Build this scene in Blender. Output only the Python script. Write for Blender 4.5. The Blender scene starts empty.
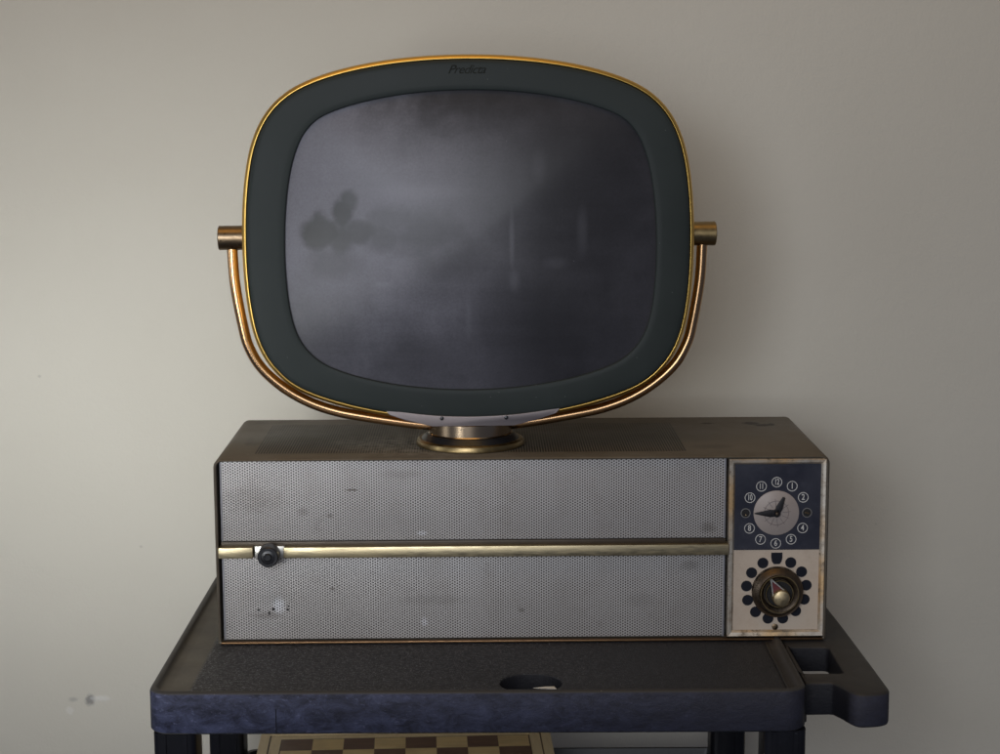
import bpy, bmesh, math, random
from mathutils import Vector, Matrix
random.seed(7)
S = bpy.context.scene
COL = S.collection
pi = math.pi

# ---------------------------------------------------------------- camera
cam = bpy.data.cameras.new('camera'); camo = bpy.data.objects.new('camera', cam); COL.objects.link(camo)
cam.sensor_width = 36.0; cam.lens = 64.72; cam.clip_start = 0.05; cam.clip_end = 100
p, r, y = .15331, -.00464, .00022
fwd = Vector((math.sin(y)*math.cos(p), math.cos(y)*math.cos(p), -math.sin(p)))
rt = Vector((math.cos(y), -math.sin(y), 0)); up = rt.cross(fwd)
A = rt*math.cos(r)+up*math.sin(r); B = up*math.cos(r)-rt*math.sin(r)
M = Matrix(((A.x, B.x, -fwd.x), (A.y, B.y, -fwd.y), (A.z, B.z, -fwd.z))).to_4x4()
M.translation = Vector((-.02252, -1.8, .36096)); camo.matrix_world = M
cam.dof.use_dof = True; cam.dof.focus_distance = 1.80; cam.dof.aperture_fstop = 20
S.camera = camo

# ---------------------------------------------------------------- world, lamps, exposure
W = bpy.data.worlds.new('World'); S.world = W; W.use_nodes = True
wn = W.node_tree.nodes; wl = W.node_tree.links
bg = wn['Background']
tc = wn.new('ShaderNodeTexCoord'); sp = wn.new('ShaderNodeSeparateXYZ'); rp = wn.new('ShaderNodeValToRGB')
mr = wn.new('ShaderNodeMapRange'); mr.inputs[1].default_value = -1; mr.inputs[2].default_value = 1
wl.new(tc.outputs['Generated'], sp.inputs[0]); wl.new(sp.outputs['Z'], mr.inputs[0]); wl.new(mr.outputs[0], rp.inputs[0]); wl.new(rp.outputs[0], bg.inputs[0])
e = rp.color_ramp.elements
e[0].position = 0.15; e[0].color = (.20, .22, .32, 1)
e[1].position = 1.0; e[1].color = (.60, .60, .58, 1)
k = e.new(.5); k.color = (.26, .30, .42, 1)
k = e.new(.70); k.color = (.42, .44, .50, 1)
bg.inputs[1].default_value = 0.25

def area(name, loc, target, sx, sy, power, col, spread=180):
    l = bpy.data.lights.new(name, 'AREA'); l.shape = 'RECTANGLE'; l.size = sx; l.size_y = sy
    l.energy = power; l.color = col; l.spread = math.radians(spread)
    o = bpy.data.objects.new(name, l); COL.objects.link(o); o.location = loc
    o.rotation_euler = (Vector(target)-Vector(loc)).to_track_quat('-Z', 'Y').to_euler()
    return o
area('window_light', (-.62, -2.10, .66), (-.05, .05, .20), .40, .34, .8, (.78, .86, 1.0), 70)
area('side_beam_light', (-.97, -1.20, .0), (-.486, .43, -.009), .6, .2, .72, (.97, 1.0, 1.0), 38.5)  # added beam, aimed and narrowed to brighten the wall at left
area('front_fill_light', (-.38, -2.60, .60), (.25, .43, -.05), 1.2, 1.1, 19, (.92, .955, 1.02), 150)  # soft lamp added behind the camera, fitted to the wall brightness
area('left_window_light', (-2.3, -.75, .30), (0, .05, .12), .45, 1.0, 1.7, (.92, .97, 1.0), 90)
area('ceiling_bounce_light', (-.3, -.6, 2.2), (-.2, .43, .5), 1.6, 1.2, 9.0, (1.0, .56, .12))
S.view_settings.view_transform = 'Standard'; S.view_settings.look = 'None'
S.view_settings.exposure = 0.0; S.view_settings.gamma = 1.0
S.render.engine = 'CYCLES'

# ---------------------------------------------------------------- node helpers
class NT:
    def __init__(s, name):
        s.m = bpy.data.materials.new(name); s.m.use_nodes = True
        s.n = s.m.node_tree.nodes; s.l = s.m.node_tree.links
        s.b = s.n['Principled BSDF']; s._tc = None
    def put(s, sock, v):
        if isinstance(v, bpy.types.NodeSocket): s.l.new(v, sock)
        elif isinstance(v, tuple) and len(v) == 3 and sock.type == 'RGBA': sock.default_value = (*v, 1)
        else: sock.default_value = v
    def set(s, **k):
        names = dict(color='Base Color', rough='Roughness', metal='Metallic', spec='Specular IOR Level', coat='Coat Weight', coatr='Coat Roughness', normal='Normal', aniso='Anisotropic', sheen='Sheen Weight', trans='Transmission Weight', ior='IOR')
        for a, v in k.items(): s.put(s.b.inputs[names[a]], v)
        return s.m
    def co(s, kind='Object'):
        if s._tc is None: s._tc = s.n.new('ShaderNodeTexCoord')
        return s._tc.outputs[kind]
    def mapping(s, scale=(1, 1, 1), loc=(0, 0, 0), rot=(0, 0, 0), vec=None):
        m = s.n.new('ShaderNodeMapping'); s.l.new(vec if vec else s.co(), m.inputs[0])
        m.inputs['Scale'].default_value = scale; m.inputs['Location'].default_value = loc; m.inputs['Rotation'].default_value = rot
        return m.outputs[0]
    def noise(s, scale, detail=4, rough=.55, vec=None, dist=0):
        t = s.n.new('ShaderNodeTexNoise'); s.l.new(vec if vec else s.co(), t.inputs['Vector'])
        t.inputs['Scale'].default_value = scale; t.inputs['Detail'].default_value = detail
        t.inputs['Roughness'].default_value = rough; t.inputs['Distortion'].default_value = dist
        return t.outputs[0]
    def vor(s, scale, vec=None, feature='F1'):
        t = s.n.new('ShaderNodeTexVoronoi'); t.feature = feature; s.l.new(vec if vec else s.co(), t.inputs['Vector'])
        t.inputs['Scale'].default_value = scale
        return t.outputs['Distance']
    def xyz(s, vec=None):
        x = s.n.new('ShaderNodeSeparateXYZ'); s.l.new(vec if vec else s.co(), x.inputs[0]); return x.outputs
    def math(s, op, a, b=0.0, c=None, clamp=False):
        m = s.n.new('ShaderNodeMath'); m.operation = op; m.use_clamp = clamp
        s.put(m.inputs[0], a); s.put(m.inputs[1], b)
        if c is not None: s.put(m.inputs[2], c)
        return m.outputs[0]
    def rng(s, v, a, b, c=0.0, d=1.0, smooth=False):
        m = s.n.new('ShaderNodeMapRange'); m.clamp = True
        if smooth: m.interpolation_type = 'SMOOTHSTEP'
        s.put(m.inputs[0], v)
        for i, q in zip((1, 2, 3, 4), (a, b, c, d)): s.put(m.inputs[i], q)
        return m.outputs[0]
    def mix(s, f, a, b, blend='MIX'):
        m = s.n.new('ShaderNodeMix'); m.data_type = 'RGBA'; m.blend_type = blend
        s.put(m.inputs[0], f); s.put(m.inputs[6], a); s.put(m.inputs[7], b); return m.outputs[2]
    def bump(s, h, strength=.3, dist=.001, normal=None):
        b = s.n.new('ShaderNodeBump'); b.inputs['Strength'].default_value = strength; b.inputs['Distance'].default_value = dist
        s.l.new(h, b.inputs['Height'])
        if normal: s.l.new(normal, b.inputs['Normal'])
        return b.outputs[0]
    def spot(s, cx, cz, rx, rz, soft=.5, xz=None, axis='Z', warp=None):
        """1 inside an ellipse in the object's X-Z (or X-Y) plane, fading out at its edge"""
        o = xz or s.xyz()
        a = s.math('DIVIDE', s.math('SUBTRACT', o['X'], cx), rx)
        b = s.math('DIVIDE', s.math('SUBTRACT', o[axis], cz), rz)
        d = s.math('SQRT', s.math('ADD', s.math('MULTIPLY', a, a), s.math('MULTIPLY', b, b)))
        if warp is not None: d = s.math('ADD', d, warp)
        return s.rng(d, 1+soft, 1-soft, 0, 1, smooth=True)

# ---------------------------------------------------------------- materials
ZT, ZS, ZB = -.1915, -.1965, -.2331
def mat_wall():
    t = NT('wall_paint')
    n1 = t.noise(1.6, 3); n2 = t.noise(9, 4)
    c = t.mix(t.rng(n1, .35, .7), (.550, .522, .445), (.590, .562, .485))
    c = t.mix(t.rng(n2, .5, .8, 0, .10), c, (.50, .46, .38))
    o = t.xyz()
    w = t.math('MULTIPLY', t.math('SUBTRACT', t.noise(120, 4), .5), 1.5)
    s1 = t.spot(-.553, -.402, .006, .007, .5, o, warp=w); s2 = t.spot(-.575, -.402, .005, .003, .7, o, warp=w)
    s3 = t.spot(-.540, -.401, .012, .0035, .6, o, warp=w); s4 = t.spot(-.580, -.417, .0045, .0045, .5, o, warp=w)
    c = t.mix(t.math('MULTIPLY', s1, .75), c, (.17, .165, .16)); c = t.mix(t.math('MULTIPLY', s2, .45), c, (.25, .24, .23))
    c = t.mix(t.math('MULTIPLY', s3, .5), c, (.7, .69, .66)); c = t.mix(t.math('MULTIPLY', s4, .4), c, (.68, .67, .63))
    for a, b, q in ((-.60, .02, .002), (-.48, -.20, .002),  (.455, -.175, .0015)):
        c = t.mix(t.math('MULTIPLY', t.spot(a, b, q, q*.8, .7, o, warp=w), .35), c, (.28, .26, .24))
    v = t.noise(300, 3, .6); v2 = t.noise(75, 3)
    h = t.math('ADD', t.math('MULTIPLY', v, .5), t.math('MULTIPLY', v2, .8))
    h = t.math('ADD', h, t.math('MULTIPLY', t.math('SUBTRACT', s3, s1), .8))
    return t.set(color=c, rough=.62, spec=.3, normal=t.bump(h, .42, .0014))

def mat_metal(name, c1, c2, rough=.3, tarn=.4, scale=25, metal=1.0, r2=None, stretch=(1, 1, 1), bmp=.06):
    if bmp == 0: scale = min(scale, 9)
    t = NT(name); n = t.noise(scale, 6, .65, vec=t.mapping(stretch)); n2 = t.noise(scale*9, 4, .6, vec=t.mapping(stretch))
    f = t.rng(n, .5-.22, .5+.22)
    c = t.mix(t.math('MULTIPLY', f, tarn), c1, c2)
    rr = t.math('ADD', t.rng(n2, .3, .7, rough*(.75 if bmp else .97), rough*(1.3 if bmp else 1.03)), t.math('MULTIPLY', f, .12 if r2 is None else r2))
    return t.set(color=c, metal=metal, rough=rr, normal=t.bump(n2, bmp, .0006))

def mat_shell():
    t = NT('bronze_painted_steel')
    o = t.xyz(); n = t.noise(14, 6, .65); n2 = t.noise(90, 5, .7); n3 = t.noise(4, 3)
    c = t.mix(t.rng(n, .35, .7), (.085, .069, .049), (.128, .109, .083))
    c = t.mix(t.rng(n3, .45, .75, 0, .5), c, (.06, .045, .028))
    c = t.mix(t.rng(n2, .58, .75, 0, .4), c, (.17, .15, .125))
    # fine vent slots, two fields run into one behind the stand; slots run front to back
    pitch = .00278
    fr = t.math('FRACT', t.math('DIVIDE', t.math('ADD', o['X'], .2761), pitch))
    tri = t.math('ABSOLUTE', t.math('SUBTRACT', fr, .5))
    s = t.rng(tri, .30, .20)
    mx = t.math('MULTIPLY', t.math('GREATER_THAN', o['X'], -.2761), t.math('LESS_THAN', o['X'], -.2761+pitch*161))
    my = t.math('MULTIPLY', t.math('GREATER_THAN', o['Y'], .027), t.math('LESS_THAN', o['Y'], .192))
    mz = t.math('GREATER_THAN', o['Z'], -.001)
    s = t.math('MULTIPLY', t.math('MULTIPLY', s, mx), t.math('MULTIPLY', my, mz))
    c = t.mix(t.math('MULTIPLY', s, .95), c, (.008, .007, .005))
    # paint chips near the right rear, worn corner, dust ring round the stand
    w = t.math('MULTIPLY', t.math('SUBTRACT', t.noise(160, 5, .7), .5), 1.4)
    marks = None
    for a, b, q, q2 in ((.2620, .184, .009, .009), (.2725, .172, .010, .007), (.2830, .176, .004, .007), (.213, .186, .007, .003)):
        sm = t.math('MULTIPLY', t.math('MULTIPLY', t.spot(a, b, q, q2, .35, o, 'Y', warp=w), mz), .8); marks = sm if marks is None else t.math('MAXIMUM', marks, sm)
        c = t.mix(sm, c, (.006, .004, .003))
    for a, b, q, q2 in ((-.289, .206, .008, .008), (-.283, .085, .008, .014), (-.290, .095, .004, .020), (-.262, .215, .010, .005), (.20, .05, .02, .01)):
        c = t.mix(t.math('MULTIPLY', t.spot(a, b, q, q2, .5, o, 'Y', warp=w), .5), c, (.05, .04, .03))
    dustw = t.math('MULTIPLY', t.math('SUBTRACT', t.noise(25, 4), .5), .8)
    ds = t.math('MULTIPLY', t.spot(-.10, .075, .085, .06, .5, o, 'Y', warp=dustw), .55)
    c = t.mix(t.math('MULTIPLY', ds, t.rng(n2, .35, .6)), c, (.30, .27, .22))
    h = t.math('SUBTRACT', t.math('MULTIPLY', n2, .12), s)
    return t.set(color=c, metal=t.math('MULTIPLY', t.math('SUBTRACT', 1.0, marks), .25), rough=t.rng(n, .3, .7, .42, .6), spec=t.rng(marks, 0, 1, .45, .0), normal=t.bump(h, .55, .0008))

def mat_grille():
    """silver sheet pierced by a fine hexagonal field of round holes (columns stand upright)"""
    t = NT('perforated_aluminium'); o = t.xyz()
    a = .00287; cx = a*math.sqrt(3)
    def lat(ox, oz):
        fx = t.math('SUBTRACT', t.math('FRACT', t.math('ADD', t.math('DIVIDE', o['X'], cx), 50+ox)), .5)
        fz = t.math('SUBTRACT', t.math('FRACT', t.math('ADD', t.math('DIVIDE', o['Z'], a), 150+oz)), .5)
        fx = t.math('MULTIPLY', fx, cx); fz = t.math('MULTIPLY', fz, a)
        return t.math('SQRT', t.math('ADD', t.math('MULTIPLY', fx, fx), t.math('MULTIPLY', fz, fz)))
    d = t.math('MINIMUM', lat(0, 0), lat(.5, .5))
    hole = t.rng(d, a*.35, a*.24)
    n = t.noise(6, 4); n2 = t.noise(45, 6, .7); n3 = t.noise(22, 5, .7, vec=t.mapping((1, 1, .6)))
    c = t.mix(t.rng(n, .35, .7), (.355, .335, .318), (.435, .415, .400))
    c = t.mix(t.rng(n3, .52, .78, 0, .45), c, (.27, .24, .21))
    c = t.mix(t.rng(n2, .62, .8, 0, .5), c, (.20, .175, .15))
    w = t.math('MULTIPLY', t.math('SUBTRACT', t.noise(260, 4, .7), .5), 1.6)
    def P(px, pz): return ((px-520.5)*.001021, -(pz-459.5+(px-212)*.0087)*.00106)
    c0 = c
    for px, pz, rx, rz, f in ((350, 490.5, 6, 1.0, .9), (708, 527, 7, 5, .45), (327, 516, 3, 2, .5), (262, 616, 14, 3.5, .4), (300, 512, 5, 4, .35), (247, 500, 26, 12, .25), (328, 589, 2.0, 1.8, .7), (690, 565, 9, 5, .35), (640, 600, 14, 8, .2), (430, 600, 30, 5, .2), (520, 610, 3, 2, .5), (400, 475, 20, 4, .2)):
        q = P(px, pz); c = t.mix(t.math('MULTIPLY', t.spot(q[0], q[1], rx*.001, rz*.001, .6, o, warp=w), f), c, (.10, .085, .07))
    for px, pz, rx, rz in ((274, 606, 6, 7), (421, 622, 3, 4), (420, 533, 5, 2)):
        q = P(px, pz); c = t.mix(t.math('MULTIPLY', t.spot(q[0], q[1], rx*.001, rz*.001, .6, o, warp=w), .5), c, (.78, .78, .82))
    c = t.mix(hole, c, (.065, .056, .052))
    pits = None
    for px, pz, rx, rz in ((253, 610.3, 1.5, 1.3), (268, 609.5, 1.7, 1.7), (282.4, 610, 1.5, 1.0), (283.4, 606.5, .8, .9), (264, 613.5, .7, 2.2)):
        q = P(px, pz); s = t.spot(q[0], q[1], rx*.001, rz*.001, .3, o, warp=w)
        pits = s if pits is None else t.math('MAXIMUM', pits, s)
    c = t.mix(pits, c, (.006, .005, .006))
    q = P(272, 607); dent = t.spot(q[0], q[1], .016, .010, .8, o)
    h = t.math('ADD', t.math('MULTIPLY', hole, -1.0), t.math('MULTIPLY', dent, -1.2))
    h = t.math('ADD', h, t.math('MULTIPLY', n, .8))
    return t.set(color=c, metal=t.math('MULTIPLY', t.math('SUBTRACT', 1, hole), .35), rough=.5, spec=.35, normal=t.bump(h, .45, .0007))

def mat_plastic_cart(name='black_cart_plastic', kind='top'):
    t = NT(name); o = t.xyz()
    n = t.noise(9, 6, .65); g = t.noise(560, 3, .7); g2 = t.noise(230, 4, .7); v = t.vor(330)
    fx = t.mapping((1, 1, 1.8), rot=(0, .5, 0)); sc = t.noise(40, 9, .78, vec=fx, dist=.5); sc2 = t.noise(130, 7, .75, vec=fx, dist=.4)
    if kind == 'top':
        # side faces: scuffed moulded plastic with a painted blue sheen; flat top: grained, with grey dust ground in
        base = t.mix(t.rng(n, .35, .7), (.013, .014, .0175), (.021, .022, .026))
        inx = t.math('MULTIPLY', t.rng(o['X'], -.322, -.318), t.math('MULTIPLY', t.rng(o['X'], .251, .248), t.rng(o['Z'], ZS+.0012, ZS+.0004)))
        dust = t.math('MULTIPLY', t.rng(g, .46, .66), t.rng(g2, .42, .6))
        c = t.mix(t.math('MULTIPLY', dust, t.rng(o['X'], -.3, .15, 1.0, .18)), base, (.23, .24, .265))
        band = t.mix(t.rng(t.noise(30, 5), .3, .7), (.105, .097, .080), (.070, .066, .056))
        band = t.mix(t.rng(o['X'], -.1, .1), band, (.026, .024, .023))
        band = t.mix(t.rng(o['Z'], ZS+.0012, ZS+.004), band, (.034, .032, .031))
        c = t.mix(inx, band, c)
        c = t.mix(t.rng(t.noise(700, 1), .80, .84), c, (.55, .52, .46))
        geo = t.n.new('ShaderNodeNewGeometry'); nz = t.xyz(geo.outputs['Normal'])['Z']
        side = t.rng(t.math('ABSOLUTE', nz), .6, .4)
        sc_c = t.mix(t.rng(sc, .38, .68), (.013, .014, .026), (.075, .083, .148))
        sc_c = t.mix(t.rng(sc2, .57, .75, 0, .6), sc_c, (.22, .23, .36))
        # blue window sheen painted into the scuffs, strongest at left, fading to black plastic
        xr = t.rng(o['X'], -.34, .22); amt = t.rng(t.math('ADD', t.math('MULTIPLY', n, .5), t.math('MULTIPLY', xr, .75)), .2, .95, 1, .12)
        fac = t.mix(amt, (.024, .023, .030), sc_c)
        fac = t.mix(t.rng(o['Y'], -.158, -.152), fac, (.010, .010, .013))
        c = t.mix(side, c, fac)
        h = t.math('ADD', t.math('MULTIPLY', t.math('MULTIPLY', g, inx), t.math('SUBTRACT', 1.0, side)), t.math('MULTIPLY', t.math('MULTIPLY', sc2, side), 1.0))
        return t.set(color=c, rough=t.rng(n, .3, .7, .48, .62), spec=t.rng(side, 0, 1, .30, .22), normal=t.bump(h, .8, .0014))
    c = t.mix(t.rng(n, .35, .7), (.004, .004, .006), (.008, .008, .011))
    c = t.mix(t.rng(sc2, .60, .8, 0, .35), c, (.08, .08, .10))
    return t.set(color=c, rough=.36, spec=.25, normal=t.bump(g2, .12, .0008))

def mat_bezel():
    t = NT('teal_grey_bezel_enamel'); n = t.noise(7, 5); sp_ = t.noise(800, 2, .5); v = t.vor(75)
    c = t.mix(t.rng(n, .35, .7), (.024, .0290, .0272), (.032, .0380, .0358))
    c = t.mix(t.rng(v, .035, .025), c, (.12, .13, .12))
    return t.set(color=c, rough=t.rng(n, .3, .7, .44, .56), spec=.13, normal=t.bump(sp_, .05, .0005))

def mat_screen():
    t = NT('dusty_glass_painted_reflections'); o = t.xyz()
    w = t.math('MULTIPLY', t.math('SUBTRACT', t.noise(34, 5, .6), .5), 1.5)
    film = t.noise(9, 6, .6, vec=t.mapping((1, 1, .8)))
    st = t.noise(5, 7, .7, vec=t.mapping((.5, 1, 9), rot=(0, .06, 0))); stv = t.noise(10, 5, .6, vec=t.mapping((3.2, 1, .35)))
    # dark reflections painted into the film: petal blots left, long one beside, dim edges
    painted_refl = None
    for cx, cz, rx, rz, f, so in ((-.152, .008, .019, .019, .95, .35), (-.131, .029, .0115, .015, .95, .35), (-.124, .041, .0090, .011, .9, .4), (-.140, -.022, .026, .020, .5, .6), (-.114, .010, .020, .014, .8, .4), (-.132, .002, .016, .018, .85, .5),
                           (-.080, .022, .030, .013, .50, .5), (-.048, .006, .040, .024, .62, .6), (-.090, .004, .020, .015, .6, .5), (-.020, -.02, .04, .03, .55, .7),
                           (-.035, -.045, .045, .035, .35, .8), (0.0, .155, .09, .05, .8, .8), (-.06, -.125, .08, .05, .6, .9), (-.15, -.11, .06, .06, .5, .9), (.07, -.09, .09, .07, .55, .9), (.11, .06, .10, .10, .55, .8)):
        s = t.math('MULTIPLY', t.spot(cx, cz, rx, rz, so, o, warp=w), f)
        painted_refl = s if painted_refl is None else t.math('MAXIMUM', painted_refl, s)
    amt = t.math('MULTIPLY', t.math('SUBTRACT', 1.0, painted_refl), t.rng(film, .3, .7, .75, 1.0))
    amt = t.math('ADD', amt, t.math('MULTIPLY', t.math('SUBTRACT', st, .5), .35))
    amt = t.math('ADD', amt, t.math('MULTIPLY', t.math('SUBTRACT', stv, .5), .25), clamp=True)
    lr = t.rng(t.math('ADD', o['X'], t.math('MULTIPLY', w, .03)), -.075, .10, 1, .27, smooth=True)  # reflected haze painted into the film colour, fading to the right
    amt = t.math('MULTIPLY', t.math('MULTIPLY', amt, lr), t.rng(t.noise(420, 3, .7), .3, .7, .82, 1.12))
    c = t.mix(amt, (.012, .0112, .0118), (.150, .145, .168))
    painted_glints = None  # narrow reflected glints painted into the glass colour
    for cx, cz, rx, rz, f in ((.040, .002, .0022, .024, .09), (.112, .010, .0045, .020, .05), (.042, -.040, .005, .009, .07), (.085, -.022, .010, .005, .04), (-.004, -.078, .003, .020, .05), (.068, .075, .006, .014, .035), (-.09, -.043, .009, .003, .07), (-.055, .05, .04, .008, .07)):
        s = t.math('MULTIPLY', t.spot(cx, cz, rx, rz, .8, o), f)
        painted_glints = s if painted_glints is None else t.math('MAXIMUM', painted_glints, s)
    c = t.mix(painted_glints, c, (.45, .45, .50))
    c = t.mix(t.rng(t.vor(46), .022, .012, 0, .5), c, (.28, .28, .30))
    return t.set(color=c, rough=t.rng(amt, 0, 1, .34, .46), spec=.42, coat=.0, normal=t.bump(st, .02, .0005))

def mat_frame():
    t = NT('tarnished_gilt_frame'); n = t.noise(38, 7, .7); n2 = t.noise(130, 5, .7); n3 = t.noise(17, 4)
    c = t.mix(t.rng(n3, .40, .58), (.62, .42, .22), (.52, .47, .40))
    c = t.mix(t.rng(n, .50, .66), c, (.28, .22, .16)); c = t.mix(t.rng(n2, .55, .72), c, (.10, .075, .05))
    return t.set(color=c, metal=.55, rough=t.rng(n, .3, .7, .38, .6), normal=t.bump(n2, .35, .0006))

def mat_enamel(name, c1, c2, grime, ga=.5, rough=.35, vs=60):
    t = NT(name); n = t.noise(16, 5, .6); n2 = t.noise(vs, 6, .7)
    c = t.mix(t.rng(n, .35, .7), c1, c2); c = t.mix(t.rng(n2, .52, .78, 0, ga), c, grime)
    return t.set(color=c, rough=t.rng(n, .3, .7, rough*.8, rough*1.3), spec=.45, normal=t.bump(n2, .08, .0005))

def mat_plain(name, c, rough=.5, metal=0, spec=.5, var=.25, scale=60):
    t = NT(name); n = t.noise(scale, 5, .6)
    c2 = tuple(max(0, q*(1-var)) for q in c)
    return t.set(color=t.mix(t.rng(n, .3, .7), c, c2), rough=rough, metal=metal, spec=spec)

def mat_board():
    """inlaid squares, eight by eight, in the object's own metres"""
    t = NT('inlaid_chess_squares'); o = t.xyz(); q = .0355
    gx = t.math('FLOOR', t.math('ADD', t.math('DIVIDE', o['X'], q), 20)); gy = t.math('FLOOR', t.math('ADD', t.math('DIVIDE', o['Y'], q), 20))
    par = t.math('MODULO', t.math('ADD', gx, gy), 2)
    grain = t.noise(22, 7, .65, vec=t.mapping((1, 9, 1))); cell = t.noise(29, 1, vec=t.mapping((1, 1, 1)))
    light = t.mix(t.rng(grain, .3, .7), (.80, .58, .27), (.68, .47, .20)); dark = t.mix(t.rng(grain, .3, .7), (.105, .050, .030), (.17, .085, .05))
    c = t.mix(par, light, dark); c = t.mix(t.rng(cell, .4, .7, 0, .25), c, (.25, .15, .08))
    return t.set(color=c, rough=.42, spec=.4, normal=t.bump(grain, .08, .0004))

def mat_wood(name, c1, c2):
    t = NT(name); g = t.noise(30, 7, .65, vec=t.mapping((8, 1, 8))); 
    return t.set(color=t.mix(t.rng(g, .3, .7), c1, c2), rough=.42, spec=.4, normal=t.bump(g, .1, .0004))

MW = mat_wall(); MSH = mat_shell(); MG = mat_grille(); MCT = mat_plastic_cart(); MCL = mat_plastic_cart('black_leg_plastic', 'leg')
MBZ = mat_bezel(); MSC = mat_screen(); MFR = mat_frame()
MGOLD = mat_metal('worn_gold_rim', (.72, .46, .12), (.58, .35, .08), .33, .4, 6, bmp=0, r2=.03)
MCOP = mat_metal('coppered_tube', (.52, .32, .165), (.40, .22, .10), .22, .35, 6, bmp=0, r2=.03)
MBRD = mat_metal('dark_bronze', (.23, .165, .10), (.13, .09, .055), .30, .6, 30, r2=.05)
MBRS = mat_metal('aged_brass', (.30, .22, .11), (.16, .115, .05), .30, .7, 24)
MCHR = mat_metal('pinkish_worn_plate', (.46, .40, .38), (.24, .19, .18), .30, .6, 16, bmp=0, stretch=(1.2, 1, .5))
MCOL = mat_metal('brass_and_pink_plate', (.50, .38, .26), (.33, .24, .16), .22, .5, 10, bmp=0, r2=.02)
MBAR = mat_metal('pale_brass_strip', (.54, .455, .29), (.36, .28, .15), .34, .5, 20, stretch=(.4, 1, 3))
MEDGE = mat_metal('copper_brown_edge', (.20, .115, .06), (.12, .07, .035), .35, .6, 30)
MBLK = mat_plain('black_knob_plastic', (.012, .012, .014), .32)
MGAP = mat_plain('dark_recess', (.008, .007, .007), .8)
MNAVY = mat_enamel('navy_panel_enamel', (.016, .017, .027), (.025, .026, .038), (.07, .07, .09), .30, .33)
MCREAM = mat_enamel('cream_panel_enamel', (.50, .41, .32), (.43, .35, .275), (.30, .21, .14), .35, .5)
MDIAL = mat_enamel('taupe_clock_face', (.32, .27, .24), (.28, .235, .21), (.20, .16, .14), .4, .45)
MINK = mat_plain('dial_white_ink', (.58, .56, .52), .5)
MDOT = mat_plain('navy_spot_ink', (.007, .008, .014), .4, spec=.3)
MHAND = mat_plain('dark_hand_enamel', (.012, .011, .013), .55, spec=.3)
MLINE = mat_plain('brown_dial_line', (.13, .10, .095), .6)
MKR = mat_metal('brown_knob_ring', (.12, .092, .068), (.075, .056, .042), .38, .6, 40)
MRED = mat_plain('red_pointer_fill', (.12, .014, .018), .5)
MSIL = mat_metal('silver_edge', (.7, .68, .62), (.5, .46, .4), .3, .4, 60)
MGE = mat_plain('grey_folded_edge', (.20, .195, .21), .6, .2)
MCHN = mat_plain('dark_brown_channel', (.055, .040, .026), .45, .4)
MSHELL_BACK = mat_plain('dark_tube_housing', (.03, .028, .026), .5)
MSCRIPT = mat_plain('faded_dark_script', (.021, .0215, .018), .8, spec=.08)
MPK = mat_metal('pale_gold_knob', (.50, .40, .24), (.38, .29, .16), .40, .5, 24)
MHR = mat_plain('dull_grey_ring', (.20, .19, .18), .45, .5)
MBOARD = mat_board(); MWL = mat_wood('pale_maple', (.80, .62, .36), (.70, .52, .28)); MWD = mat_wood('dark_walnut_line', (.07, .035, .02), (.11, .055, .03))

# ---------------------------------------------------------------- object helpers
def thing(name, label, cat, loc=(0, 0, 0), rotz=0, group=None):
    o = bpy.data.objects.new(name, None); COL.objects.link(o); o.empty_display_size = .02
    o.location = loc; o.rotation_euler = (0, 0, rotz); o['label'] = label; o['category'] = cat
    if group: o['group'] = group
    return o
def obj(name, bm, m, parent=None, smooth=True, ang=35, bevel=0, seg=2, loc=None, label=None):
    bmesh.ops.remove_doubles(bm, verts=bm.verts, dist=1e-6)
    bmesh.ops.recalc_face_normals(bm, faces=bm.faces)
    me = bpy.data.meshes.new(name); 
    if bevel:
        es = [e for e in bm.edges if len(e.link_faces) == 2 and e.calc_face_angle(0) > math.radians(ang)]
        bmesh.ops.bevel(bm, geom=es, offset=bevel, segments=seg, profile=.5, affect='EDGES', clamp_overlap=True)
    if smooth:
        for f in bm.faces: f.smooth = True
        for e in bm.edges:
            if len(e.link_faces) == 2 and e.calc_face_angle(0) > math.radians(ang): e.smooth = False
    bm.to_mesh(me); bm.free(); me.materials.append(m)
    o = bpy.data.objects.new(name, me); COL.objects.link(o); o.parent = parent
    if loc: o.location = loc
    if label: o['label'] = label
    return o
def box(bm, x0, x1, y0, y1, z0, z1):
    v = [bm.verts.new((x, y, z)) for x in (x0, x1) for y in (y0, y1) for z in (z0, z1)]
    for f in ((0, 1, 3, 2), (4, 6, 7, 5), (0, 4, 5, 1), (2, 3, 7, 6), (0, 2, 6, 4), (1, 5, 7, 3)): bm.faces.new([v[i] for i in f])
    return v
def bx(*a): bm = bmesh.new(); box(bm, *a); return bm
def loft(rings, closed=True, cap0=False, cap1=False, bm=None):
    bm = bm or bmesh.new(); R = [[bm.verts.new(q) for q in ring] for ring in rings]
    n = len(R[0])
    for a, b in zip(R, R[1:]):
        for i in range(n if closed else n-1):
            j = (i+1) % n; bm.faces.new((a[i], a[j], b[j], b[i]))
    if cap0: bm.faces.new(list(reversed(R[0])))
    if cap1: bm.faces.new(R[-1])
    return bm
def lathe(prof, n=64, axis='Z', c=(0, 0, 0), bm=None):
    """prof: list of (radius, along-axis); closed with a point where radius is 0"""
    rings = []
    for (rr, h) in prof:
        rr = max(rr, 1e-5); ring = []
        for i in range(n):
            a = 2*pi*i/n; u, v = rr*math.cos(a), rr*math.sin(a)
            q = {'Z': (u, v, h), 'Y': (u, h, v), 'X': (h, u, v)}[axis]
            ring.append((q[0]+c[0], q[1]+c[1], q[2]+c[2]))
        rings.append(ring)
    return loft(rings, True, True, True, bm)
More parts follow.
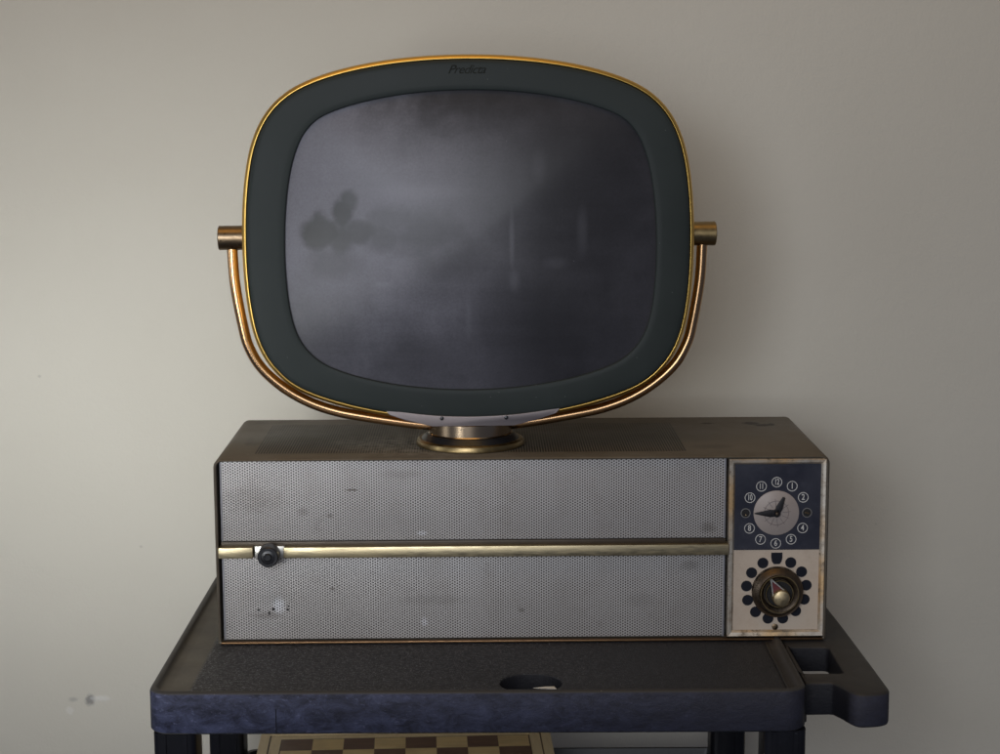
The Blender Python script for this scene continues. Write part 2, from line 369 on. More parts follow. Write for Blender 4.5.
def tube(pts, rad, n=20, bm=None):
    pts = [Vector(q) for q in pts]; rings = []
    for i, q in enumerate(pts):
        t = (pts[min(i+1, len(pts)-1)]-pts[max(i-1, 0)]).normalized()
        b = Vector((0, 1, 0)); nrm = t.cross(b).normalized(); b2 = nrm.cross(t)
        rings.append([q+nrm*rad*math.cos(2*pi*k/n)+b2*rad*math.sin(2*pi*k/n) for k in range(n)])
    return loft(rings, True, True, True, bm)
def prism(poly, axis, a, b, bm=None):
    """poly of 2D points extruded along axis from a to b ('Y': poly is x,z; 'Z': poly is x,y)"""
    bm = bm or bmesh.new()
    f = (lambda q, h: (q[0], h, q[1])) if axis == 'Y' else (lambda q, h: (q[0], q[1], h))
    return loft([[f(q, a) for q in poly], [f(q, b) for q in poly]], True, True, True, bm)
def disc(x, z, rr, y0, y1, n=32, bm=None): return prism([(x+rr*math.cos(2*pi*i/n), z+rr*math.sin(2*pi*i/n)) for i in range(n)], 'Y', y0, y1, bm)
def annulus(x, z, r0, r1, y0, y1, n=40, bm=None):
    bm = bm or bmesh.new()
    C = lambda rr, yy: [(x+rr*math.cos(2*pi*i/n), yy, z+rr*math.sin(2*pi*i/n)) for i in range(n)]
    return loft([C(r0, y1), C(r0, y0), C(r1, y0), C(r1, y1), C(r0, y1)], True, bm=bm)
def rrect(x0, x1, y0, y1, rad, n=8):
    """rounded rectangle; rad one number or four (x0y0, x1y0, x1y1, x0y1)"""
    rr = rad if isinstance(rad, (list, tuple)) else [rad]*4; out = []
    for (cx, cy, a0, q) in ((x0, y0, pi, rr[0]), (x1, y0, 1.5*pi, rr[1]), (x1, y1, 0, rr[2]), (x0, y1, .5*pi, rr[3])):
        q = max(q, 1e-4)
        ccx = cx+(q if cx == x0 else -q); ccy = cy+(q if cy == y0 else -q)
        for i in range(n+1):
            a = a0+.5*pi*i/n; out.append((ccx+q*math.cos(a), ccy+q*math.sin(a)))
    return out
def catmull(P, n=8):
    out = []; P = [Vector(q) for q in P]; Q = [2*P[0]-P[1]]+P+[2*P[-1]-P[-2]]
    for i in range(1, len(Q)-2):
        for k in range(n):
            t = k/n; a, b, c, d = Q[i-1:i+3]
            out.append(.5*((2*b)+(c-a)*t+(2*a-5*b+4*c-d)*t*t+(3*b-a-3*c+d)*t**3))
    out.append(P[-1]); return out
def text_bm(s, size, x, y, z, sx=1.0, shear=0, ext=.0002, spacing=1.0, bold=0):
    cu = bpy.data.curves.new('lettering', 'FONT'); cu.body = s; cu.size = size; cu.align_x = 'CENTER'; cu.align_y = 'CENTER'
    cu.shear = shear; cu.extrude = ext; cu.space_character = spacing; cu.offset = bold; cu.resolution_u = 4
    o = bpy.data.objects.new('lettering', cu); COL.objects.link(o)
    dg = bpy.context.evaluated_depsgraph_get(); me = bpy.data.meshes.new_from_object(o.evaluated_get(dg))
    bpy.data.objects.remove(o); bpy.data.curves.remove(cu)
    bm = bmesh.new(); bm.from_mesh(me); bpy.data.meshes.remove(me)
    for v in bm.verts: a, b, c = v.co; v.co = (x+a*sx, y-c, z+b)
    return bm

# ---------------------------------------------------------------- the wall
WY = .43
bm = bx(-2.6, 2.6, WY, WY+.12, -1.2, 2.2)
wall = obj('wall', bm, MW, smooth=False); wall['kind'] = 'structure'

# ---------------------------------------------------------------- utility cart
cart = thing('utility_cart', 'black plastic utility cart with scuffed, blue-sheened front edge, carrying the old television', 'cart', (-.044, .04, -.95))

def cpart(name, bm, m, **k):
    o = obj(name, bm, m, None, **k); pass
    o.parent = cart; o.matrix_parent_inverse = cart.matrix_basis.inverted(); return o
X0, X1, Y0, Y1 = -.3581, .2684, -.1682, .272
def tray_rings():
    def R(ins, z, rad=.022, n=8): return [(a, b, z) for a, b in rrect(X0+ins, X1-ins, Y0+ins, Y1-ins, max(rad-ins, .004), n)]
    return [R(.010, ZB+.004), R(.006, ZB), R(.002, ZB), R(0, ZB+.002), R(0, ZT-.0035), R(.0009, ZT-.0012), R(.003, ZT), R(.0058, ZT), R(.0075, ZT-.0012), R(.0088, ZS+.0018), R(.0115, ZS+.0004), R(.018, ZS)]
# flat floor of the tray with a round hole near the front edge
HX, HY, HR = .0064, -.1275, .0300
rings = tray_rings(); bm = loft(rings[:-1])
inner = rings[-1]
last = rings[-2]
bm2 = bmesh.new()
vo = [bm.verts.new(q) for q in last]; vi = [bm.verts.new(q) for q in inner]; n = len(vi)
for i in range(n): bm.faces.new((vo[i], vo[(i+1) % n], vi[(i+1) % n], vi[i]))
NH = 48
def hring(rr, z): return [bm.verts.new((HX+rr*math.cos(2*pi*i/NH), HY+rr*math.sin(2*pi*i/NH)*.93, z)) for i in range(NH)]
h0 = hring(HR+.002, ZS); h1 = hring(HR+.0006, ZS-.0007); h2 = hring(HR, ZS-.002); h3 = hring(HR-.001, ZS-.023)
for a, b in ((h0, h1), (h1, h2), (h2, h3)):
    for i in range(NH): bm.faces.new((a[i], a[(i+1) % NH], b[(i+1) % NH], b[i]))
fx0, fx1, fy0, fy1 = X0+.0165, X1-.0165, Y0+.0165, Y1-.0165
fl = []
for i in range(NH):
    a = 2*pi*i/NH; ux, uy = math.cos(a), math.sin(a)*.93
    k_ = min(((fx1 if ux > 0 else fx0)-HX)/ux if abs(ux) > 1e-6 else 9e9, ((fy1 if uy > 0 else fy0)-HY)/uy if abs(uy) > 1e-6 else 9e9)
    fl.append(bm.verts.new((HX+ux*k_, HY+uy*k_, ZS-.0001)))
for i in range(NH):
    j = (i+1) % NH; f_ = [h0[i], h0[j], fl[j]]
    pa, pb = fl[i].co, fl[j].co
    if abs(pa.x-pb.x) > 1e-5 and abs(pa.y-pb.y) > 1e-5:
        cxx = fx1 if max(pa.x, pb.x) > fx1-1e-4 else fx0; cyy = fy1 if max(pa.y, pb.y) > fy1-1e-4 else fy0
        f_.append(bm.verts.new((cxx, cyy, ZS-.0001)))
    f_.append(fl[i]); bm.faces.new(f_)
# underside: the skirt is hollow, the floor is a 5 mm sheet
R = lambda ins, z: [bm.verts.new((a, b, z)) for a, b in rrect(X0+ins, X1-ins, Y0+ins, Y1-ins, .012, 8)]
u0 = [v for v in R(.010, ZB+.004)]; u1 = R(.011, ZS-.008)
for i in range(n): bm.faces.new((u0[i], u0[(i+1) % n], u1[(i+1) % n], u1[i]))
h4 = hring(HR-.001, ZS-.011); 
def ss(v, a, b):
    f = min(max((v-a)/(b-a), 0), 1); return f*f*(3-2*f)
for v in bm.verts:   # the rim sinks to the level of the handle towards the back right, where the television overhangs it
    if v.co.z > ZS: v.co.z -= (v.co.z-ZS-.0001)*ss(v.co.y, -.155, -.10)*.8*ss(v.co.x, .20, .235)*(1-ss(v.co.y, .24, .26))
tray = cpart('top_shelf', bm, MCT, ang=50)
# raised moulded line just inside the handle end of the tray
bm = bmesh.new(); box(bm, .2500, .2530, -.150, -.003, ZS-.002, ZS+.0012)
cpart('shelf_ridge', bm, MCT, bevel=.001)
# seam mark in the fascia
bm = bx(-.2360, -.2352, Y0-.0004, Y0+.004, ZB+.001, ZT-.016)
cpart('mould_seam', bm, MCL, smooth=False)
# handle: one moulded loop with an opening
hp = [(.2650, -.1672), (.2880, -.1672)]
hp += [tuple(q) for q in catmull([(.2905, -.1680), (.2965, -.1800), (.3020, -.1940), (.3070, -.2015), (.3150, -.2035), (.3290, -.2010), (.3370, -.1955), (.3400, -.1860)], 6)]
hp += [(.3385, -.12), (.3345, .02), (.3300, .13), (.3250, .20)]+[tuple(q) for q in catmull([(.320, .235), (.305, .25), (.285, .252)], 5)]+[(.262, .252)]
hole = rrect(.2660, .3065, -.1400, -.056, .006, 5)
KF = 1.0239
hp = [((a+.0225)*KF-.0225 if a > .263 else a, (b+1.8)*KF-1.8) for a, b in hp if b < .19]+[(.335, .262), (.2664, .264)]
hole = [((a+.0225)*KF-.0225, (b+1.8)*KF-1.8) for a, b in hole]
def handle_bm():
    bm = bmesh.new()
    cxm = (.3, 0)
    def off(poly, d):   # shrink a polygon inward by d (counter-clockwise), along averaged normals
        out = []; m = len(poly)
        for i in range(m):
            a, b, c = Vector(poly[i-1]), Vector(poly[i]), Vector(poly[(i+1) % m])
            t = ((b-a).normalized()+(c-b).normalized()).normalized(); nn = Vector((-t.y, t.x)); out.append((b.x+nn.x*d, b.y+nn.y*d))
        return out
    zt, zb = ZS-.0006, ZS-.0345
    lev = [(.0035, zt), (.0012, zt-.0011), (0, zt-.0036), (0, zb+.003), (.001, zb+.001), (.003, zb)]
    O = [[bm.verts.new((*q, z)) for q in off(hp, d)] for d, z in lev]
    I = [[bm.verts.new((*q, max(z, ZS-.027))) for q in off(hole, -d*.8)] for d, z in lev[:4]]
    for RR in (O, I):
        for a, b in zip(RR, RR[1:]):
            for i in range(len(a)): bm.faces.new((a[i], a[(i+1) % len(a)], b[(i+1) % len(a)], b[i]))
    for k in (0,):
        es = [bm.edges.get((L[i], L[(i+1) % len(L)])) for L in (O[k], I[k]) for i in range(len(L))]
        bmesh.ops.triangle_fill(bm, edges=es, use_beauty=True, normal=(0, 0, 1))
    return bm
cpart('handle', handle_bm(), MCT, ang=45)
bm = bx(.2665, .2735, -.1290, -.1200, ZS-.041, ZS-.033); cpart('handle_lug', bm, MCT, bevel=.001)
# legs: square tubes with a fluted face
def leg_bm(xc, yc, z0, z1, w=.0203):
    P = []
    for q in rrect(xc-w, xc+w, yc-w, yc+w, .006, 5): P.append(q)
    bm = prism(P, 'Z', z0, z1)
    for dx in (-.010, .010): box(bm, xc+dx-.0022, xc+dx+.0022, yc-w-.0013, yc-w+.002, z0+.001, z1-.001)
    return bm
for (xc, yc, z1) in ((-.3335, -.1425, ZB-.0003), (.2475, -.1425, ZB-.0003), (-.3455, .240, ZB-.0003), (.2440, .240, ZB-.0003)):
    cpart('leg', leg_bm(xc, yc, -.95, z1), MCL, ang=45)
# second shelf
ZL = -.4105
def shelf2():
    def R(ins, z): return [(a, b, z) for a, b in rrect(-.330, .240, -.17, .272, .02, 6)] if ins is None else [(a, b, z) for a, b in rrect(-.330+ins, .240-ins, -.17+ins, .272-ins, .012, 6)]
    return loft([R(0, ZL-.042), R(0, ZL-.003), R(.002, ZL), R(.006, ZL), R(.009, ZL-.011), R(.02, ZL-.012)], True, True, True)
cpart('lower_shelf', shelf2(), MCL, ang=45)

# ---------------------------------------------------------------- chess case on the lower shelf
chess = thing('chess_case', 'wooden chess board with brown and maple squares lying under the cart top', 'chess board', (-.1268, .0535, ZL-.011), .046)
ct = .0515; hb = .142; hw = .1665
bm = bx(-hw, hw, -hw, hw, 0, ct-.003); obj('case_body', bm, MWL, chess, bevel=.002)
bm = bx(-hb, hb, -hb, hb, ct-.003, ct+.0005); obj('playing_field', bm, MBOARD, chess, smooth=False)
for nm, m, a, b, zz in (('border_line', MWD, .1420, .1435, ct+.0004), ('border_strip', MWL, .1435, .1555, ct+.0002), ('inlay_line', MWD, .1555, .1572, ct+.0001), ('edge_moulding', MWL, .1572, .1680, ct+.0012)):
    bm = bmesh.new(); sq = lambda s, z: [(-s, -s, z), (s, -s, z), (s, s, z), (-s, s, z)]
    loft([sq(a, ct-.0028), sq(a, zz), sq(b, zz), sq(b, ct-.0028), sq(a, ct-.0028)], bm=bm)
    obj(nm, bm, m, chess, smooth=False)

# ---------------------------------------------------------------- television
BW, BD, BH = .315, .2273, .196
tv = thing('television', 'old swivel-screen television with a gold-rimmed picture tube on a low bronze and silver cabinet', 'television', (0, 0, -BH), .0106)
def part(name, bm, m, parent=None, **k):
    o = obj(name, bm, m, None, **k)
    if parent is None: o.parent = tv; o.location = (0, 0, BH)
    else: o.parent = parent
    return o
# cabinet coordinates: X right, Y back from the front face, Z up with 0 at the cabinet's top
PX = lambda px: (px-520.5)*.0010211
PZ = lambda pz: -(pz-459.4)*.0010570
PR = lambda pz: -(pz-455.4)*.0010570
outl = rrect(-BW, BW, -BH, 0, (.002, .002, .009, .009), 7)
inl = rrect(-BW+.0028, BW-.0028, -BH+.0028, -.0028, (.001, .001, .0065, .0065), 7)
f3 = lambda P, yy: [(a, yy, b) for a, b in P]
bm = loft([f3(inl, .02), f3(inl, .0006), f3(rrect(-BW+.0016, BW-.0016, -BH+.0016, -.0016, (.0015, .0015, .008, .008), 7), 0), f3(outl, .0014), f3(outl, BD-.002), f3(rrect(-BW+.002, BW-.002, -BH+.002, -.002, (.002, .002, .009, .009), 7), BD)], True, False, True)
shell = part('cabinet_shell', bm, MSH, ang=60)
bm = bmesh.new(); loft([f3(inl, .0215), f3(inl, .0195)], True, True, True, bm); part('inner_panel', bm, MGAP, smooth=False)
# copper-brown wear line along the shell's front lip, bottom and sides
bm = bmesh.new(); box(bm, -BW+.0035, BW-.0035, -.0012, .004, -BH+.0008, -BH+.0030); part('bottom_trim', bm, MEDGE, bevel=.0005)
GX0, GX1 = -.3095, .2098
# two perforated grilles with a rolled edge
for z0, z1 in ((PZ(542.2), PZ(461.9)), (PZ(641.3), PZ(557.5))):
    bm = bmesh.new(); sq = lambda d, yy: [(GX0+d, yy, z0+d), (GX1-d, yy, z0+d), (GX1-d, yy, z1-d), (GX0+d, yy, z1-d)]
    loft([sq(0, .018), sq(0, .0062), sq(.0008, .0052), sq(.0016, .0050)], True, False, True, bm)
    part('speaker_grille', bm, MG, ang=60)
for xx in (GX0+.0007, GX1-.0017):
    for z0, z1 in ((PZ(542), PZ(462.1)), (PZ(641.1), PZ(557.7))):
        bm = bx(xx-.0004, xx+.0014, .0043, .010, z0, z1); part('grille_edge', bm, MGE, bevel=.0003)
# trim bar between the grilles
bm = bx(-.3095, .2098, .003, .019, PZ(546.8), PZ(542.2)); part('trim_channel', bm, MCHN, bevel=.0006)
bm = bmesh.new(); box(bm, -.3115, -.2765, -.0040, .012, PZ(557.0), PZ(546.5)); part('trim_bar', bm, MBAR, bevel=.0005, label='short pale brass strip left of the small black knob')
bm = bmesh.new(); box(bm, -.2450, .2120, -.0040, .012, PZ(557.0), PZ(546.5)); part('trim_bar', bm, MBAR, bevel=.0005, label='long pale brass strip between the two grilles')
kz = PZ(552.6); kx = PX(266.6)
pk = part('power_knob', lathe([(.0001, -.0205), (.003, -.0205), (.0034, -.0198), (.0042, -.0186), (.0066, -.0182), (.0072, -.0190), (.0096, -.0190), (.0106, -.0178), (.0110, -.015), (.0112, -.004), (.0105, -.002), (.0001, -.002)], 40, 'Y', (kx, 0, kz)), MBLK, ang=30)
bm = bx(kx-.0155, kx+.0155, -.0022, .012, PZ(557.2), PZ(545.4)); part('knob_collar', bm, MSIL, bevel=.001)
# ---- control panel
CX0, CX1 = PX(728.6), PX(826.2)
CZ0, CZ1 = PR(636.6), PR(458.9)
ix0, ix1, iz0, iz1, idv = PX(734.3), PX(820.6), PR(630.2), PR(464.4), PR(549.6)
bm = bmesh.new(); sq = lambda x0, x1, z0, z1, yy: [(x0, yy, z0), (x1, yy, z0), (x1, yy, z1), (x0, yy, z1)]
loft([sq(CX0, CX1, CZ0, CZ1, .018), sq(CX0, CX1, CZ0, CZ1, .001), sq(CX0+.0009, CX1-.0009, CZ0+.0009, CZ1-.0009, -.0004), sq(ix0-.0022, ix1+.0022, iz0-.0022, iz1+.0022, .0002), sq(ix0, ix1, iz0, iz1, .0032), sq(ix0, ix1, iz0, iz1, .018)], True, bm=bm)
part('panel_frame', bm, MFR, smooth=False)
clock = part('clock_panel', bx(ix0, ix1, .0022, .008, idv+.0002, iz1), MNAVY, smooth=False)
chan = part('channel_panel', bx(ix0, ix1, .0026, .008, iz0, idv-.0002), MCREAM, smooth=False)
YF = .0022
cx, cz = PX(776.4), PR(512.7)
part('clock_dial', lathe([(.0001, YF-.0008), (.0228, YF-.0008), (.0234, YF-.0004), (.0234, YF+.001), (.0001, YF+.001)], 64, 'Y', (cx, 0, cz)), MDIAL, clock)
bm = annulus(cx, cz, .0124, .01275, YF-.0011, YF-.0005, 48)
for k_ in range(12):
    a = k_*pi/6+.1; ca, sa = math.cos(a), math.sin(a)
    r0, r1 = (.0065, .0148)
    pa = [(cx+ca*r0-sa*.00018, cz+sa*r0+ca*.00018), (cx+ca*r1-sa*.00018, cz+sa*r1+ca*.00018), (cx+ca*r1+sa*.00018, cz+sa*r1-ca*.00018), (cx+ca*r0+sa*.00018, cz+sa*r0-ca*.00018)]
    prism(pa, 'Y', YF-.00105, YF-.0005, bm)
part('dial_lines', bm, MLINE, clock, smooth=False)
for h in range(1, 13):
    a = pi/2-h*pi/6; rr = .0316
    x, z = cx+rr*math.cos(a), cz+rr*math.sin(a)*1.02
    if h in (3, 9):
        bm = annulus(x, z, .0042, .0051, YF-.0006, YF+.001, 32); ro = part('setting_hole', bm, MHR, clock)
        bm = disc(x, z, .0043, YF-.0003, YF+.001, 24); part('hole_floor', bm, MGAP, clock, smooth=False)
        sx = x+(.0004 if h == 9 else 0)
        bm = bmesh.new()
        if h == 9: lathe([(.0001, YF-.0016), (.0009, YF-.0014), (.0012, YF), (.0001, YF)], 16, 'Y', (sx, 0, z-.0022), bm)
        else:
            box(bm, x-.0024, x+.0006, YF-.0014, YF, z-.0005, z+.0010); box(bm, x-.0004, x+.0022, YF-.0012, YF, z-.0012, z+.0002)
        part('setting_stem', bm, MBRD, clock)
        continue
    t_ = str(h)
    bm = annulus(x, z, .0047, .0054, YF-.0003, YF+.0005, 36)
    t2 = text_bm(t_, .0086, x, YF-.0001, z, .80 if h < 10 else .66, bold=.00008, spacing=.9)
    me = bpy.data.meshes.new('tmp'); t2.to_mesh(me); t2.free(); bm.from_mesh(me); bpy.data.meshes.remove(me)
    part('hour_marker', bm, MINK, clock, smooth=False)
def hand(name, ang, L, w0, w1, tail, yy):
    c_, s_ = math.cos(ang), math.sin(ang); P = []
    for u, v in ((-tail, w0*.7), (-tail, -w0*.7), (.0065, -w0), (L, -w1), (L+.0006, 0), (L, w1), (.0065, w0)): P.append((cx+u*c_-v*s_, cz+u*s_+v*c_))
    part(name, prism(P, 'Y', yy-.0006, yy), MHAND, clock, bevel=.0001)
hand('minute_hand', math.radians(180), .0225, .0040, .0006, .003, YF-.0022)
hand('hour_hand', math.radians(67), .0182, .0036, .0014, .003, YF-.0030)
part('hand_hub', lathe([(.0001, YF-.0052), (.0018, YF-.0050), (.0022, YF-.0042), (.0022, YF-.0036), (.0040, YF-.0036), (.0042, YF-.001), (.0001, YF-.001)], 24, 'Y', (cx, 0, cz)), MHAND, clock)
part('hub_pin', lathe([(.0001, YF-.0060), (.0014, YF-.0058), (.0018, YF-.0050), (.0001, YF-.0050)], 20, 'Y', (cx, 0, cz)), MKR, clock)
# ---- channel selector
kx, kz = PX(778.4), PR(590.8)
YC = .0026
for (ux, uz) in ((290, 135), (205, 208), (168, 308), (178, 415), (240, 505), (337, 555), (450, 555), (548, 500), (612, 412), (625, 305), (587, 203), (503, 133)):
    x = kx+(ux-400)/7.54*.00102; z = kz-(uz-345)/7.54*.00106
    part('channel_spot', disc(x, z, .0057, YC-.0004, YC+.001, 32), MDOT, chan, smooth=False)
x0, zt = kx-.0006, kz+.0405
P = [(x0-.0058, zt), (x0-.0058, zt-.005), (x0-.0050, zt-.0095), (x0-.003, zt-.0122), (x0+.003, zt-.0122), (x0+.0050, zt-.0095), (x0+.0058, zt-.005), (x0+.0058, zt)]
part('top_marker', prism(P, 'Y', YC-.0004, YC+.001), MDOT, chan, smooth=False)
part('bottom_marker', disc(kx-.0012, kz-.0385, .0032, YC-.0016, YC+.001, 24), MBRD, chan, bevel=.0004)
knob = part('channel_knob', lathe([(.0001, -.006), (.0150, -.006), (.0158, -.0085), (.0190, -.0112), (.0205, -.0118), (.0222, -.0108), (.0240, -.0085), (.0260, -.0060), (.0266, -.0035), (.0262, .0015), (.0001, .0015)], 72, 'Y', (kx, 0, kz)), MKR, ang=25)
part('knob_ring', annulus(kx+.0008, kz, .0190, .0199, -.0124, -.0105, 64), MBRS, knob)
part('knob_ring', annulus(kx+.0008, kz, .0136, .0143, -.0112, -.0060, 56), MBRS, knob)
part('knob_well', disc(kx, kz, .0145, -.0072, -.0055, 48), MGAP, knob, smooth=False)
part('pointer_knob', lathe([(.0001, -.0235), (.0050, -.0232), (.0078, -.0222), (.0086, -.0205), (.0088, -.0070), (.0001, -.0070)], 48, 'Y', (kx+.0012, 0, kz-.0018)), MPK, knob, ang=28)
tipx, tipz = kx-.0098, kz+.0182; bxx, bzz = kx+.0012, kz-.0018
dv = Vector((tipx-bxx, tipz-bzz)).normalized(); pv = Vector((-dv.y, dv.x))
def pq(u, v): return (bxx+dv.x*u+pv.x*v, bzz+dv.y*u+pv.y*v)
LL = (Vector((tipx, tipz))-Vector((bxx, bzz))).length
part('pointer_fill', prism([pq(.002, .0070), pq(.002, -.0070), pq(LL-.005, -.0016), pq(LL-.005, .0016)], 'Y', -.0165, -.0145), MRED, knob, smooth=False)
bm = bmesh.new()
for sg in (1, -1): prism([pq(.001, sg*.0086), pq(.001, sg*.0076), pq(LL-.003, sg*.0002), pq(LL, sg*.0004)][::sg], 'Y', -.0185, -.0140, bm)
part('pointer_edge', bm, MSIL, knob, smooth=False)
part('pointer_base', prism([pq(0, .0076), pq(0, -.0076), pq(LL-.0015, -.0006), pq(LL-.0015, .0006)], 'Y', -.0144, -.0125), MGAP, knob, smooth=False)

# ---- stand
SX, SY = -.0530, .0740
def sl(prof, name, m, **k): return part(name, lathe(prof, 96, 'Z', (SX, SY, 0)), m, **k)
base = sl([(.0001, .0002), (.0560, .0002), (.0572, .0010), (.0574, .0030), (.0562, .0062), (.0540, .0076), (.0001, .0076)], 'stand_foot', MBRS, ang=28)
part('stand_groove', lathe([(.0001, .0074), (.0520, .0074), (.0465, .0125), (.0001, .0125)], 96, 'Z', (SX, SY, 0)), MBLK, base)
part('stand_collar', lathe([(.0001, .0123), (.0440, .0123), (.0444, .0133), (.0436, .0142), (.0434, .0262), (.0428, .0266), (.0001, .0266)], 96, 'Z', (SX, SY, 0)), MCOL, base, ang=28)
# ---- yoke tube, one sweep from pivot to pivot under the head
HC = Vector((-.0543, 0, .2224))
half = [(.0, -.2035), (.03, -.2025), (.06, -.1998), (.109, -.1921), (.1427, -.1851), (.172, -.174), (.1973, -.1583), (.2180, -.1387), (.2304, -.1167), (.2361, -.0947), (.2430, -.0520), (.2450, -.0170), (.2450, .0)]
pts = [(-a, b) for a, b in half[::-1]]+half[1:]
cp = catmull([(HC.x+a, .075, HC.z+b) for a, b in pts], 18)
yoke = part('yoke_tube', tube(cp, .0056, 40), MCOP, ang=60)
for sg in (-1, 1):
    x0, x1 = HC.x+sg*.2325, HC.x+sg*.2590; xa, xb = min(x0, x1), max(x0, x1)
    zc = HC.z+(-.0022 if sg < 0 else -.0015)
    prof = [(.0001, xa), (.0115, xa), (.0126, xa+.0008), (.0127, xb-.0008), (.0118, xb), (.0001, xb)]
    part('pivot_cap', lathe(prof, 48, 'X', (0, .075, zc)), MBRD if sg < 0 else MBRS, label='dark bronze pivot cap at the left of the head' if sg < 0 else 'brighter brass pivot cap at the right of the head', ang=30)
# ---- head: outline as a smooth polar curve, measured from straight up
import numpy as np
VO = [-0.2731, -1.1077, -2.3646, -2.4377, -2.3708, -1.902, -0.2492, -2.0217, -2.4744, -2.2678, -2.5954, -0.762, -0.6277, 0.1834]
VI = [-0.5049, -1.0927, -3.1072, -2.9513, -2.7847, -1.7951, -0.4099, -2.3324, -2.8772, -2.6226, -2.8549, -1.0809, -0.5676, 0.1512]
def half_curve(v):
    """right half of a convex outline from its radius of curvature at thirteen normal angles"""
    phi = np.linspace(0, np.pi, 721); lr = np.interp(phi, np.linspace(0, np.pi, 13), v[:13])
    ker = np.hanning(61); ker /= ker.sum(); lr = np.convolve(np.concatenate([lr[60:0:-1], lr, lr[-2:-62:-1]]), ker, 'same')[60:-60]
    rho = np.exp(lr); d = phi[1]-phi[0]; cx_ = rho*np.cos(phi); sx_ = rho*np.sin(phi)
    x = np.concatenate([[0], np.cumsum(cx_[:-1]+cx_[1:])*d/2]); z = v[13]-np.concatenate([[0], np.cumsum(sx_[:-1]+sx_[1:])*d/2])
    return phi[::4], x[::4], z[::4]
CO, CI = half_curve(VO), half_curve(VI)
NA = 360
def outline(H, c, off, yy, scale=1.0):
    ph, x, z = H; out = []
    for i in range(181): out.append((c[0]+(x[i])*scale*(1 if 0 < i < 180 else 0)+math.sin(ph[i])*off, yy, c[1]+z[i]*scale+math.cos(ph[i])*off))
    for i in range(179, 0, -1): out.append((c[0]-x[i]*scale-math.sin(ph[i])*off, yy, c[1]+z[i]*scale+math.cos(ph[i])*off))
    return out
hc = (-.0543, .2224); ic = (-.0524, .2191)
O = lambda off, yy, sc=1: outline(CO, hc, off, yy, sc)
I = lambda off, yy, sc=1: outline(CI, ic, off, yy, sc)
# rear housing: shallow bowl
bm = loft([O(-.006, .060), O(-.004, .085), O(-.012, .105), O(0, .140, .86), O(0, .180, .66), O(0, .215, .45), O(0, .240, .30)], True, False, True)
part('rear_housing', bm, MSHELL_BACK, ang=60)
# gold rim: rounded band round the face
bm = loft([O(-.0047, .060), O(-.0047, .0385), O(-.0045, .0372), O(-.0038, .0369), O(-.0028, .0375), O(-.0016, .0387), O(-.0006, .0403), O(0, .0425), O(.0002, .045), O(.0002, .078), O(-.0004, .083), O(-.003, .085), O(-.0047, .084), O(-.0047, .060)])
rim = part('gold_rim', bm, MGOLD, ang=60)
# bezel: convex enamelled mask falling to the glass
def lerp(A_, B_, f, yy): return [(a[0]*(1-f)+b[0]*f, yy, a[2]*(1-f)+b[2]*f) for a, b in zip(A_, B_)]
o0 = O(-.0052, 0); i0 = I(0, 0)
prof = [(0, .052), (0, .0378), (.008, .0358), (.025, .0343), (.06, .0334), (.14, .0329), (.30, .0324), (.55, .0319), (.80, .0317), (.955, .0318), (.985, .0322), (.997, .0330), (1.0, .0342), (1.0, .050)]
bm = loft([lerp(o0, i0, f, yy) for f, yy in prof])
bez = part('bezel', bm, MBZ, ang=60)
part('rim_gasket', loft([O(-.0041, .050), O(-.0041, .0440), O(-.0060, .0440), O(-.0060, .050), O(-.0041, .050)]), MGAP, bez)
# glass: domed picture tube
rings = []; NRg = 26
edge = I(.0006, 0)
for k_ in range(NRg+1):
    f = max(1-k_/NRg, .004)
    ring = []
    for (x, _, z) in edge:
        dx, dz = (x-ic[0])*f, (z-ic[1])*f
        yy = .0355-.0255*(1-f**2.0)
        ring.append((dx, yy, dz))
    rings.append(ring)
bm = loft(rings, True, False, True)
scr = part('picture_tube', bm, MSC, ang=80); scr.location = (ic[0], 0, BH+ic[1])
# maker's script, nearly rubbed away, at the top of the bezel
bm = text_bm('Predicta', .0125, HC.x-.0022, .0272, HC.z+.1680, 1.0, .45, .0002, .92)
for v in bm.verts: v.co.y = .0322-.0002+(v.co.y-.0272)*.5
part('script_lettering', bm, MSCRIPT, bez, smooth=False)
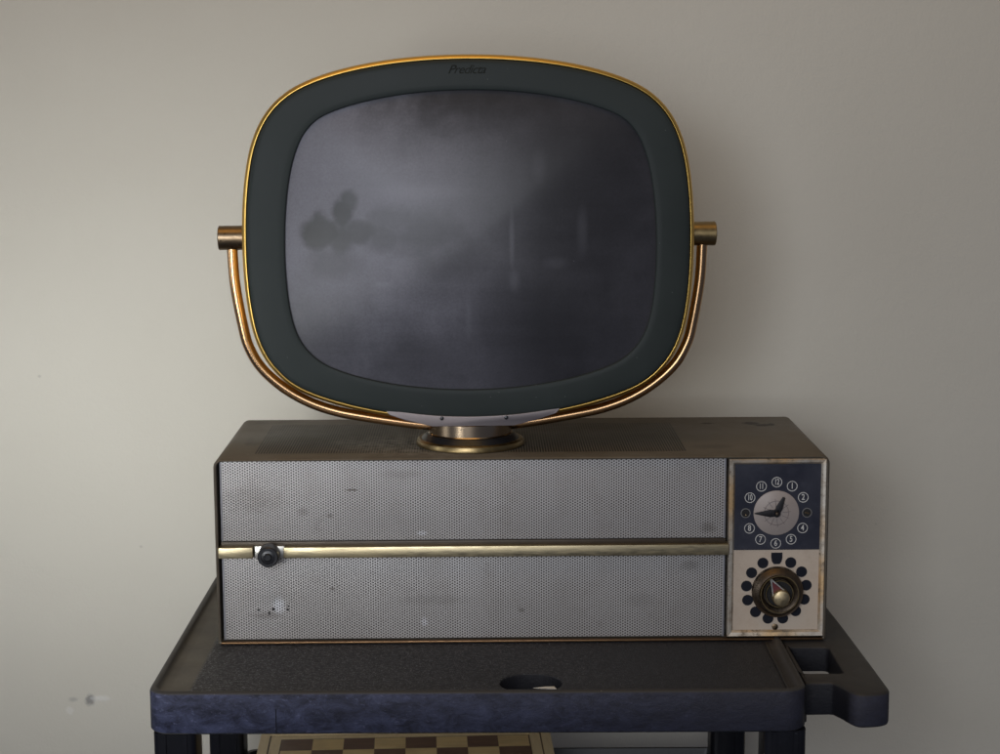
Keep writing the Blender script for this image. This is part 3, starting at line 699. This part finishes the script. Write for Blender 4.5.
# bracket under the head: faceted saddle
def br(yy0, yy1):
    top = []
    for k_ in range(21):
        x = -.0875+k_*(.0925+.0875)/20
        # bottom outline of the rim
        t = pi
        best = min((abs(q[0]-hc[0]-x), q[2]-hc[1]) for q in O(0, 0) if q[2] < hc[1])
        top.append((HC.x+x, HC.z+best[1]+.0074))
    bot = [(HC.x+a, HC.z+b) for a, b in ((.0925, -.1792), (.0885, -.1838), (.0720, -.1890), (.0450, -.1955), (-.0400, -.1955), (-.0680, -.1890), (-.0840, -.1835), (-.0875, -.1800))]
    bm = prism(top+bot, 'Y', yy0, yy1)
    for v in bm.verts:
        if v.co.y < yy0+.001: v.co.y += max(0, abs(v.co.x-HC.x-.002)-.042)*.07
    return bm
brk = part('head_bracket', br(.0308, .0620), MCHR, bevel=.0009, ang=20)
for x in (-.0300, .0365):
    part('bracket_screw', lathe([(.0001, .0300), (.0012, .0300), (.0021, .0305), (.0021, .033), (.0001, .033)], 20, 'Y', (HC.x+x, 0, HC.z-.1870)), MBLK, brk)
part('swivel_post', lathe([(.0001, .030), (.0160, .030), (.0160, .040), (.0001, .040)], 40, 'Z', (SX, SY, 0)), MBRD, base)
# the whole head and its yoke are swivelled a little on the stand
RY = Matrix.Translation((SX+.0008, SY, 0))@Matrix.Rotation(.035, 4, 'Z')@Matrix.Translation((-SX, -SY, 0))
for o in list(tv.children):
    if o.name.split('.')[0] in ('yoke_tube', 'pivot_cap', 'rear_housing', 'gold_rim', 'bezel', 'picture_tube', 'head_bracket'):
        o.matrix_local = Matrix.Translation((0, 0, BH))@RY@Matrix.Translation((0, 0, -BH))@Matrix.Translation(o.location)
# ---------------------------------------------------------------- scrap of paper caught in the hole
MPAP = mat_plain('white_paper', (.80, .79, .75), .7)
scrap = obj('paper_scrap', prism([(.0, .0), (.0225, .0), (.0205, .0120), (.0115, .0090)], 'Z', 0, .0004), MPAP, None, smooth=False)
scrap.location = (HX+.0020, HY-.0120, ZS-.0018); scrap.rotation_euler = (-.12, .05, 0)
scrap['label'] = 'small white paper scrap caught in the round hole of the cart top'; scrap['category'] = 'paper scrap'
